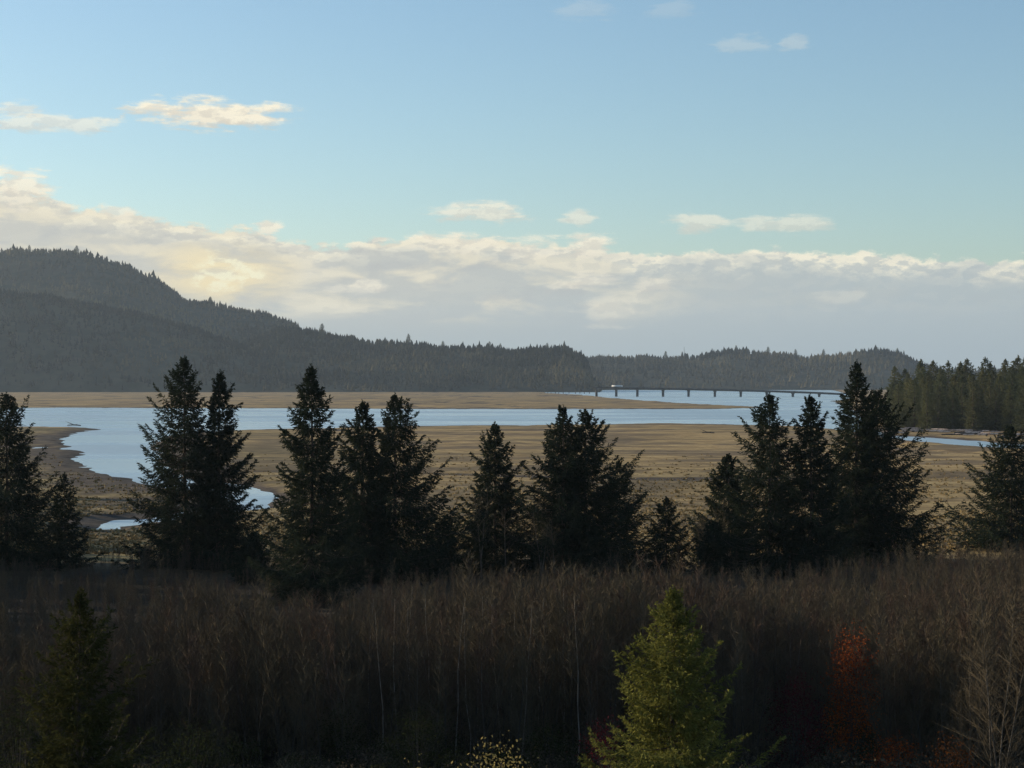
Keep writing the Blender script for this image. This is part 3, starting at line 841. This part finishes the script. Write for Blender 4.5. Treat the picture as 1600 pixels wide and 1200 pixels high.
# ------------------------------------------------------------------ bare alders
def spikes(P, d, L, w, r, sides=3):
    """thin tapering sticks from P along d"""
    n = len(P)
    ref = r.normal(0, 1, (n, 3)); e1 = np.cross(d, ref); e1 /= np.linalg.norm(e1, axis=1)[:, None] + 1e-9; e2 = np.cross(d, e1)
    T = P + d * L[:, None]
    if sides == 1:
        V = np.stack([P - e1 * w[:, None] * .5, P + e1 * w[:, None] * .5, T], 1).reshape(-1, 3)
        return V, np.arange(n * 3).reshape(-1, 3)
    a = np.arange(3) * 2.0944
    B = P[:, None] + w[:, None, None] * .5 * (np.cos(a)[None, :, None] * e1[:, None] + np.sin(a)[None, :, None] * e2[:, None])
    V = np.concatenate([B, T[:, None]], 1).reshape(-1, 3)
    Fc = (np.arange(n)[:, None, None] * 4 + np.array([[0, 1, 3], [1, 2, 3], [2, 0, 3]])[None]).reshape(-1, 3)
    return V, Fc


def alder_geo(r, h, nb=26, ntw=9, spread=.26, lo=.30, rad=.055, tw=.022, stems=1, up=(35, 68)):
    TV, TF, BV, BF, to, bo = [], [], [], [], 0, 0
    for s_ in range(stems):
        lean = r.normal(0, .05 if stems == 1 else .14, 2); hs = h * (1 if s_ == 0 else r.uniform(.7, .97))
        tz = np.linspace(0, 1, 6); wob = np.cumsum(r.normal(0, .012, (6, 2)), 0) * hs; wob -= wob[0]
        tp = np.stack([lean[0] * hs * tz + wob[:, 0], lean[1] * hs * tz + wob[:, 1], hs * tz], 1)
        v, f = tube(tp, np.maximum(rad * (1 - tz) ** .9, .008), 4)
        TV.append(v); TF.append(f + to); to += len(v)
        t = lo + (1 - lo) * r.uniform(0, 1, nb) ** .85
        P = np.stack([np.interp(t, tz, tp[:, k]) for k in range(3)], 1)
        az = r.uniform(0, 6.28, nb); el = np.radians(r.uniform(*up, nb))
        d = np.stack([np.cos(az) * np.cos(el), np.sin(az) * np.cos(el), np.sin(el)], 1)
        L = hs * spread * (1.12 - t) / (1.12 - lo) * r.uniform(.6, 1.3, nb) + .35
        v, f = spikes(P, d, L, np.full(nb, rad * .62), r); BV.append(v); BF.append(f + bo); bo += len(v)
        n2 = nb * ntw; bi = np.repeat(np.arange(nb), ntw); st = r.uniform(.2, 1, n2)
        Q = P[bi] + d[bi] * (L[bi] * st)[:, None]
        dd = d[bi] + r.normal(0, .55, (n2, 3)); dd[:, 2] += .25; dd /= np.linalg.norm(dd, axis=1)[:, None]
        v, f = spikes(Q, dd, r.uniform(.25, .85, n2) * (.5 + .5 * L[bi] / L.max()), tw * r.uniform(.6, 1.3, n2), r, 1)
        BV.append(v); BF.append(f + bo); bo += len(v)
    bv = np.concatenate(BV)
    tint = np.clip(.48 + r.uniform(-.35, .35, len(bv)), 0, 1)
    return (np.concatenate(TV), np.concatenate(TF)), (bv, np.concatenate(BF), tint)


ALD = []
for i in range(9):
    r = np.random.default_rng(500 + i)
    (tv, tf), (bv, bf, bt) = alder_geo(r, 8.0, nb=60, ntw=11, stems=1 if i % 3 else 2, rad=.045, tw=.020, lo=.08, spread=.17)
    tm = mesh_np('alder_trunk', tv, tf, [M['pale_bark' if i in (2, 5) else 'alder_bark']], smooth=True)
    bm_ = mesh_np('alder_twigs', bv, bf, [M['twig_red' if i % 4 == 1 else 'twig']], tint=bt)
    both = mesh_np('alder_whole', np.concatenate([tv, bv]), [tf, bf + len(tv)], [tm.materials[0], bm_.materials[0]], midx=np.concatenate([np.zeros(len(tf)), np.ones(len(bf))]), tint=np.concatenate([np.zeros(len(tv)), bt]))
    ALD.append((tm, bm_, both))

# how tall the brush grows: rows its tops reach, near and far
def brush_top(px, D, g):
    near = interp(px, [(-100, 965), (100, 960), (300, 945), (450, 962), (560, 945), (640, 930), (800, 925), (1000, 925), (1200, 930), (1350, 920), (1450, 905), (1600, 880), (1700, 870)])
    far = interp(px, [(-100, 895), (150, 892), (300, 893), (400, 920), (470, 955), (520, 945), (620, 900), (700, 892), (850, 900), (1000, 893), (1150, 898), (1300, 878), (1450, 858), (1600, 852), (1700, 850)])
    f = np.clip((D - 130) / 75, 0, 1)
    return near * (1 - f) + far * f


ag = np.random.default_rng(88)
N = 4200
D = np.concatenate([ag.uniform(112, 150, 1800), ag.uniform(150, 232, 2400)])
px = ag.uniform(-140, 1740, N)
hh = gz(brush_top(px, D, ag), D) * ag.uniform(.80, 1.10, N) * (0.59 + .44 * vnoise(gx(px, D) / 5.5, D / 8, 6))
hh = hh * (.97 + .10 * np.clip((vnoise(gx(px, D) / 10 + 3.1, D / 12, 31) - .62) / .15, 0, 1)); ok = (hh > 1.4) & ~((D < 123) & (px > 1185) & (px < 1375)); D, px, hh = D[ok], px[ok], hh[ok]
x = gx(px, D); zb = ground_z(x, D, np.full(len(x), 99.0))
front = np.argsort(D + ag.uniform(0, 14, len(D)) - 6 * (np.abs(px - 800) < 820))[:290]
is_front = np.zeros(len(D), bool); is_front[front] = True
for i in np.where(is_front)[0]:
    k = int(ag.integers(9))
    e = link('bare_alder', None, None, (x[i], D[i], zb[i])); s = hh[i] / 8.0; e.scale = (s * .9 + .1, s * .9 + .1, s); e.rotation_euler = (0, 0, ag.uniform(0, 6.28)); e.empty_display_size = .2
    kind = 'two-stemmed leafless alder' if k % 3 == 0 else ('pale-stemmed leafless alder' if k in (2, 5) else 'slender grey-brown leafless alder')
    tag(e, f'{kind} in the front of the dense brown thicket', 'tree', f'{kind}s in the front of the thicket')
    link('trunk', ALD[k][0], e); link('crown', ALD[k][1], e)

# the rest of the thicket as one mass: points carrying copies
proto_col = bpy.data.collections.new('alder_prototypes')
for k in range(9): proto_col.objects.link(bpy.data.objects.new('alder_prototype', ALD[k][2]))


def scatter(name, P, scl, col, seed=1):
    me = bpy.data.meshes.new(name); me.vertices.add(len(P)); me.vertices.foreach_set('co', np.asarray(P, np.float32).ravel())
    me.attributes.new('size', 'FLOAT', 'POINT').data.foreach_set('value', np.asarray(scl, np.float32))
    o = link(name, me)
    ng = bpy.data.node_groups.new(name, 'GeometryNodeTree')
    ng.interface.new_socket('Geometry', in_out='INPUT', socket_type='NodeSocketGeometry'); ng.interface.new_socket('Geometry', in_out='OUTPUT', socket_type='NodeSocketGeometry')
    N_, Lk = ng.nodes.new, ng.links.new
    gi, go = N_('NodeGroupInput'), N_('NodeGroupOutput')
    ci = N_('GeometryNodeCollectionInfo'); ci.inputs['Collection'].default_value = col; ci.inputs['Separate Children'].default_value = True; ci.inputs['Reset Children'].default_value = True
    ip = N_('GeometryNodeInstanceOnPoints'); ip.inputs['Pick Instance'].default_value = True
    rv = N_('FunctionNodeRandomValue'); rv.data_type = 'FLOAT_VECTOR'; rv.inputs[0].default_value = (-.05, -.05, 0); rv.inputs[1].default_value = (.05, .05, 6.28); rv.inputs['Seed'].default_value = seed
    ri = N_('FunctionNodeRandomValue'); ri.data_type = 'INT'; ri.inputs[4].default_value = 0; ri.inputs[5].default_value = len(col.objects) - 1; ri.inputs['Seed'].default_value = seed + 4
    na = N_('GeometryNodeInputNamedAttribute'); na.data_type = 'FLOAT'; na.inputs['Name'].default_value = 'size'
    Lk(gi.outputs[0], ip.inputs['Points']); Lk(ci.outputs[0], ip.inputs['Instance']); Lk(rv.outputs[0], ip.inputs['Rotation']); Lk(ri.outputs[2], ip.inputs['Instance Index'])
    Lk(na.outputs[0], ip.inputs['Scale']); Lk(ip.outputs[0], go.inputs[0])
    md = o.modifiers.new('scatter', 'NODES'); md.node_group = ng
    return o


b = ~is_front
o = scatter('alder_thicket', np.stack([x[b], D[b], zb[b]], 1), hh[b] / 8.0, proto_col)
tag(o, kind='stuff')

n = 2900
D2 = ag.uniform(196, 268, n); px2 = np.where(np.arange(n) < 1300, ag.uniform(-160, 560, n), ag.uniform(-160, 1760, n)); x2 = gx(px2, D2)
h2 = ag.uniform(0.9, 2.6, n) * (.35 + 1.1 * vnoise(x2 / 6, D2 / 9, 8)) * np.where(D2 > 245, .6, 1)
keep = vnoise(x2 / 14, D2 / 10, 12) > np.where(D2 > 245, .42, .05)
o = scatter('bare_brush', np.stack([x2, D2, ground_z(x2, D2, np.full(n, 99.0)) - .1], 1)[keep], h2[keep] / 8.0 * 1.15, proto_col, 11)
tag(o, kind='stuff')

# single bare saplings that show against the spruces and at the right edge
for px, yt, yb, hs, sp, lab in [(752, 770, 905, 2, .34, 'pale bare sapling with spreading branches below the lone medium spruce'), (792, 800, 905, 1, .25, 'straight thin bare sapling right of the spreading one'),
                                (846, 790, 905, 3, .42, 'tangled bare tree in front of the twin spruces'), (868, 820, 905, 2, .36, 'lower bare tree at the foot of the twin spruces'),
                                (1143, 790, 895, 2, .32, 'pale forked bare sapling at the left end of the tall spruce clump'), (1100, 820, 895, 3, .45, 'wide bare shrub-like tree left of the tall spruce clump'),
                                (705, 840, 900, 2, .4, 'bare grey tree right of the wide ragged spruce'), (1060, 810, 890, 3, .5, 'fine bare tree behind the small squat spruce')]:
    D = gD(yb) - 4; x = gx(px, D); hg = gz(yt, D)
    (tv, tf), (bv, bf, bt) = alder_geo(np.random.default_rng(int(px)), hg, nb=34, ntw=9, spread=sp, stems=hs, rad=.085, tw=.035, up=(25, 60))
    e = link('bare_sapling', None, None, (x, D, gz_at(x, D))); tag(e, lab, 'tree')
    link('trunk', mesh_np('trunk', tv, tf, [M['pale_bark']], smooth=True), e); link('crown', mesh_np('crown', bv, bf, [M['twig']], tint=bt), e)
for px, yt, D, hs, sp, lab in [(1562, 905, 104, 4, .34, 'pale many-stemmed bare alder catching the sun at the right edge'), (1510, 1030, 108, 3, .36, 'lower pale bare alder left of the sunlit right-edge alder'), (1620, 880, 112, 3, .33, 'tall bare alder half cut off by the right edge')]:
    x = gx(px, D); zb_ = gz_at(x, D)
    (tv, tf), (bv, bf, bt) = alder_geo(np.random.default_rng(int(px)), gz(yt, D) - zb_, nb=95, ntw=15, spread=sp * .72, stems=hs, rad=.052, tw=.017, lo=.12, up=(20, 60))
    e = link('bare_alder', None, None, (x, D, zb_)); tag(e, lab, 'tree')
    link('trunk', mesh_np('trunk', tv, tf, [M['pale_bark']], smooth=True), e); link('crown', mesh_np('crown', bv, bf, [M['twig']], tint=np.clip(bt + .05, 0, 1)), e)

# slender pale stems standing in the front of the thicket, their crowns lost in the brush
for q in range(16):
    px = 575 + q * 22 + ag.uniform(-9, 9); D = ag.uniform(113, 121); x = gx(px, D); zb_ = gz_at(x, D)
    (tv, tf), (bv, bf, bt) = alder_geo(np.random.default_rng(900 + q), ag.uniform(9.0, 10.6), nb=26, ntw=9, spread=.13, stems=1, rad=.042, tw=.018, lo=.55)
    e = link('bare_alder', None, None, (x, D, zb_)); tag(e, 'pale slender bare alder stem in front of the thicket left of the sunlit conifer', 'tree', 'pale alder stems left of the sunlit conifer')
    link('trunk', mesh_np('trunk', tv, tf, [M['edge_bark']], smooth=True), e); link('crown', mesh_np('crown', bv, bf, [M['twig']], tint=bt), e)

# ------------------------------------------------------------------ leafy shrubs and autumn trees
def shrub_geo(r, h, R, nleaf, leaf, ncl=26, lo=.1, col_shape=.55):
    """stems fanning from the base to clump centres; leaves scattered round each clump"""
    t = r.uniform(lo, 1, ncl); az = r.uniform(0, 6.28, ncl)
    env = np.sin(np.clip(t, .02, .98) * math.pi) ** col_shape
    rad = R * env * r.uniform(.25, 1, ncl) ** .6
    C = np.stack([np.cos(az) * rad, np.sin(az) * rad, t * h], 1)
    V, Fs, o_ = [], [], 0
    for c in C:
        v, f = tube([(c[0] * .08, c[1] * .08, 0), (c[0] * .45, c[1] * .45, c[2] * .55), tuple(c)], [.012 * h ** .5 + .01, .014, .006], 4)
        V.append(v); Fs.append(f + o_); o_ += len(v)
    ci = r.integers(0, ncl, nleaf)
    sp = np.array([R * .34, R * .34, h * .10])
    Q = C[ci] + r.normal(0, 1, (nleaf, 3)) * sp
    Q[:, 2] = np.abs(Q[:, 2])
    d = r.normal(0, 1, (nleaf, 3)); d /= np.linalg.norm(d, axis=1)[:, None]
    w = np.cross(d, r.normal(0, 1, (nleaf, 3))); w /= np.linalg.norm(w, axis=1)[:, None] + 1e-9
    l = leaf * r.uniform(.6, 1.3, nleaf)[:, None]
    LV = np.stack([Q, Q + d * l * .5 + w * l * .32, Q + d * l, Q + d * l * .5 - w * l * .32], 1).reshape(-1, 3)
    tint = np.clip(vnoise(ci * .7, ci * 0.0, 3) * .7 + r.uniform(-.3, .4, nleaf), 0, 1)
    return (np.concatenate(V), np.concatenate(Fs)), (LV, np.arange(nleaf * 4).reshape(-1, 4), np.repeat(tint, 4))


SHR = [  # name, column, top row, distance, half width px, leaves, leaf size, material, label
    ('red_tree', 1332, 985, 114, 38, 4600, .12, 'red_leaf', 'narrow red autumn tree with an orange sunlit side', .35),
    ('maroon_shrub', 1243, 1062, 112, 46, 2400, .12, 'maroon_leaf', 'dark maroon shrub between the sunlit conifer and the red tree', .55),
    ('maroon_shrub', 946, 1125, 106, 38, 1500, .12, 'maroon_leaf', 'small dim maroon shrub at the left foot of the sunlit conifer', .55),
    ('orange_shrub', 1475, 1140, 104, 52, 2000, .12, 'orange_leaf', 'low orange autumn shrub near the lower right corner', .55),
    ('red_shrub', 1400, 1150, 108, 42, 1200, .12, 'red_leaf', 'low red shrub left of the orange shrub', .55),
    ('green_shrub', 652, 1108, 108, 62, 2600, .12, 'green_leaf', 'rounded dull green shrub at the bottom of the thicket', .6),
    ('green_shrub', 540, 1092, 112, 48, 1800, .11, 'green_leaf', 'olive shrub below the left thicket conifer', .6),
    ('green_shrub', 300, 1130, 104, 90, 2600, .12, 'green_leaf', 'wide dim shrub right of the thin olive conifer', .6),
    ('green_shrub', 30, 1060, 100, 60, 2000, .12, 'green_leaf', 'dim shrub in the lower left corner', .6),
    ('green_shrub', 860, 1128, 110, 55, 1800, .12, 'green_leaf', 'dark shrub left of the small maroon shrub', .6),
    ('leafy_bush', 775, 1160, 46, 66, 900, .08, 'tan_leaf', 'bright sunlit leafy bush at the bottom edge', .5),
    ('leafy_bush', 650, 1186, 46, 30, 150, .07, 'tan_leaf', 'few sunlit leaf sprigs left of the bright bush', .5),
]
for nm, px, yt, D, hw, nl, ls, mt, lab, cs in SHR:
    x = gx(px, D); zb_ = gz_at(x, D); hg = gz(yt, D) - zb_
    (tv, tf), (lv, lf, lt) = shrub_geo(np.random.default_rng(int(px) + 7), hg / 1.12, hw / F * D * .85, nl, ls, ncl=34 if nm != 'leafy_bush' else 26, lo=.2 if nm != 'leafy_bush' else .6, col_shape=cs)
    e = link(nm, None, None, (x, D, zb_)); tag(e, lab, 'tree' if nm == 'red_tree' else 'shrub')
    link('stems', mesh_np('stems', tv, tf, [M['alder_bark']]), e); link('foliage', mesh_np('foliage', lv, lf, [M[mt]], tint=lt), e)

# undergrowth on the slope foot, below and between everything
UG = []
for i in range(4):
    r = np.random.default_rng(700 + i)
    (tv, tf), (lv, lf, lt) = shrub_geo(r, 2.0, 1.3, 700, .11, ncl=26)
    UG.append(mesh_np('undergrowth_clump', np.concatenate([tv, lv]), [tf, lf + len(tv)], [M['alder_bark'], M['green_leaf'] if i == 1 else M['twig']], midx=np.concatenate([np.zeros(len(tf)), np.ones(len(lf))]), tint=np.concatenate([np.zeros(len(tv)), lt])))
uc = bpy.data.collections.new('undergrowth_prototypes')
for m in UG: uc.objects.link(bpy.data.objects.new('undergrowth_prototype', m))
n = 900
D = ag.uniform(88, 132, n); px = ag.uniform(-250, 1850, n); x = gx(px, D); zb = ground_z(x, D, np.full(n, 99.0))
tag(scatter('undergrowth', np.stack([x, D, zb - .1], 1), ag.uniform(.6, 1.35, n), uc, 3), kind='stuff')

# ------------------------------------------------------------------ unseen wood left of the frame, placed to shade the thicket
n = 330
x = -(60 + 0.30 * 200) - 150 * ag.uniform(0, 1, n); D = ag.uniform(150, 420, n)
x = -0.30 * D - 22 - ag.uniform(0, 1, n) * 150
x[:14] = ag.uniform(-80, -52, 14); D[:14] = ag.uniform(82, 108, 14)  # trees added to shade the lower part of the near cedar
me = cone_forest('unseen_left_wood', np.stack([x, D, ground_z(x, D, np.full(n, 99.0))], 1), ag.uniform(20, 32, n), ag.uniform(7, 11, n), ag.uniform(.1, .6, n), M['forest'])
tag(link('unseen_left_wood', me), kind='stuff')

# ------------------------------------------------------------------ air
v, f = boxes([(0, 4700, 258, 90000, 17000, 524, 0)])
hz = link('haze', mesh_np('haze', v, f), None)
tag(hz, kind='stuff')
m = bpy.data.materials.new('haze'); m.use_nodes = True
nt = m.node_tree
for n_ in list(nt.nodes): nt.nodes.remove(n_)
out = nt.nodes.new('ShaderNodeOutputMaterial'); pv_ = nt.nodes.new('ShaderNodeVolumePrincipled')
pv_.inputs['Color'].default_value = (.66, .82, 1.0, 1); pv_.inputs['Density'].default_value = 2.9e-5; pv_.inputs['Anisotropy'].default_value = 0.25
nt.links.new(pv_.outputs[0], out.inputs['Volume'])
hz.data.materials.append(m)
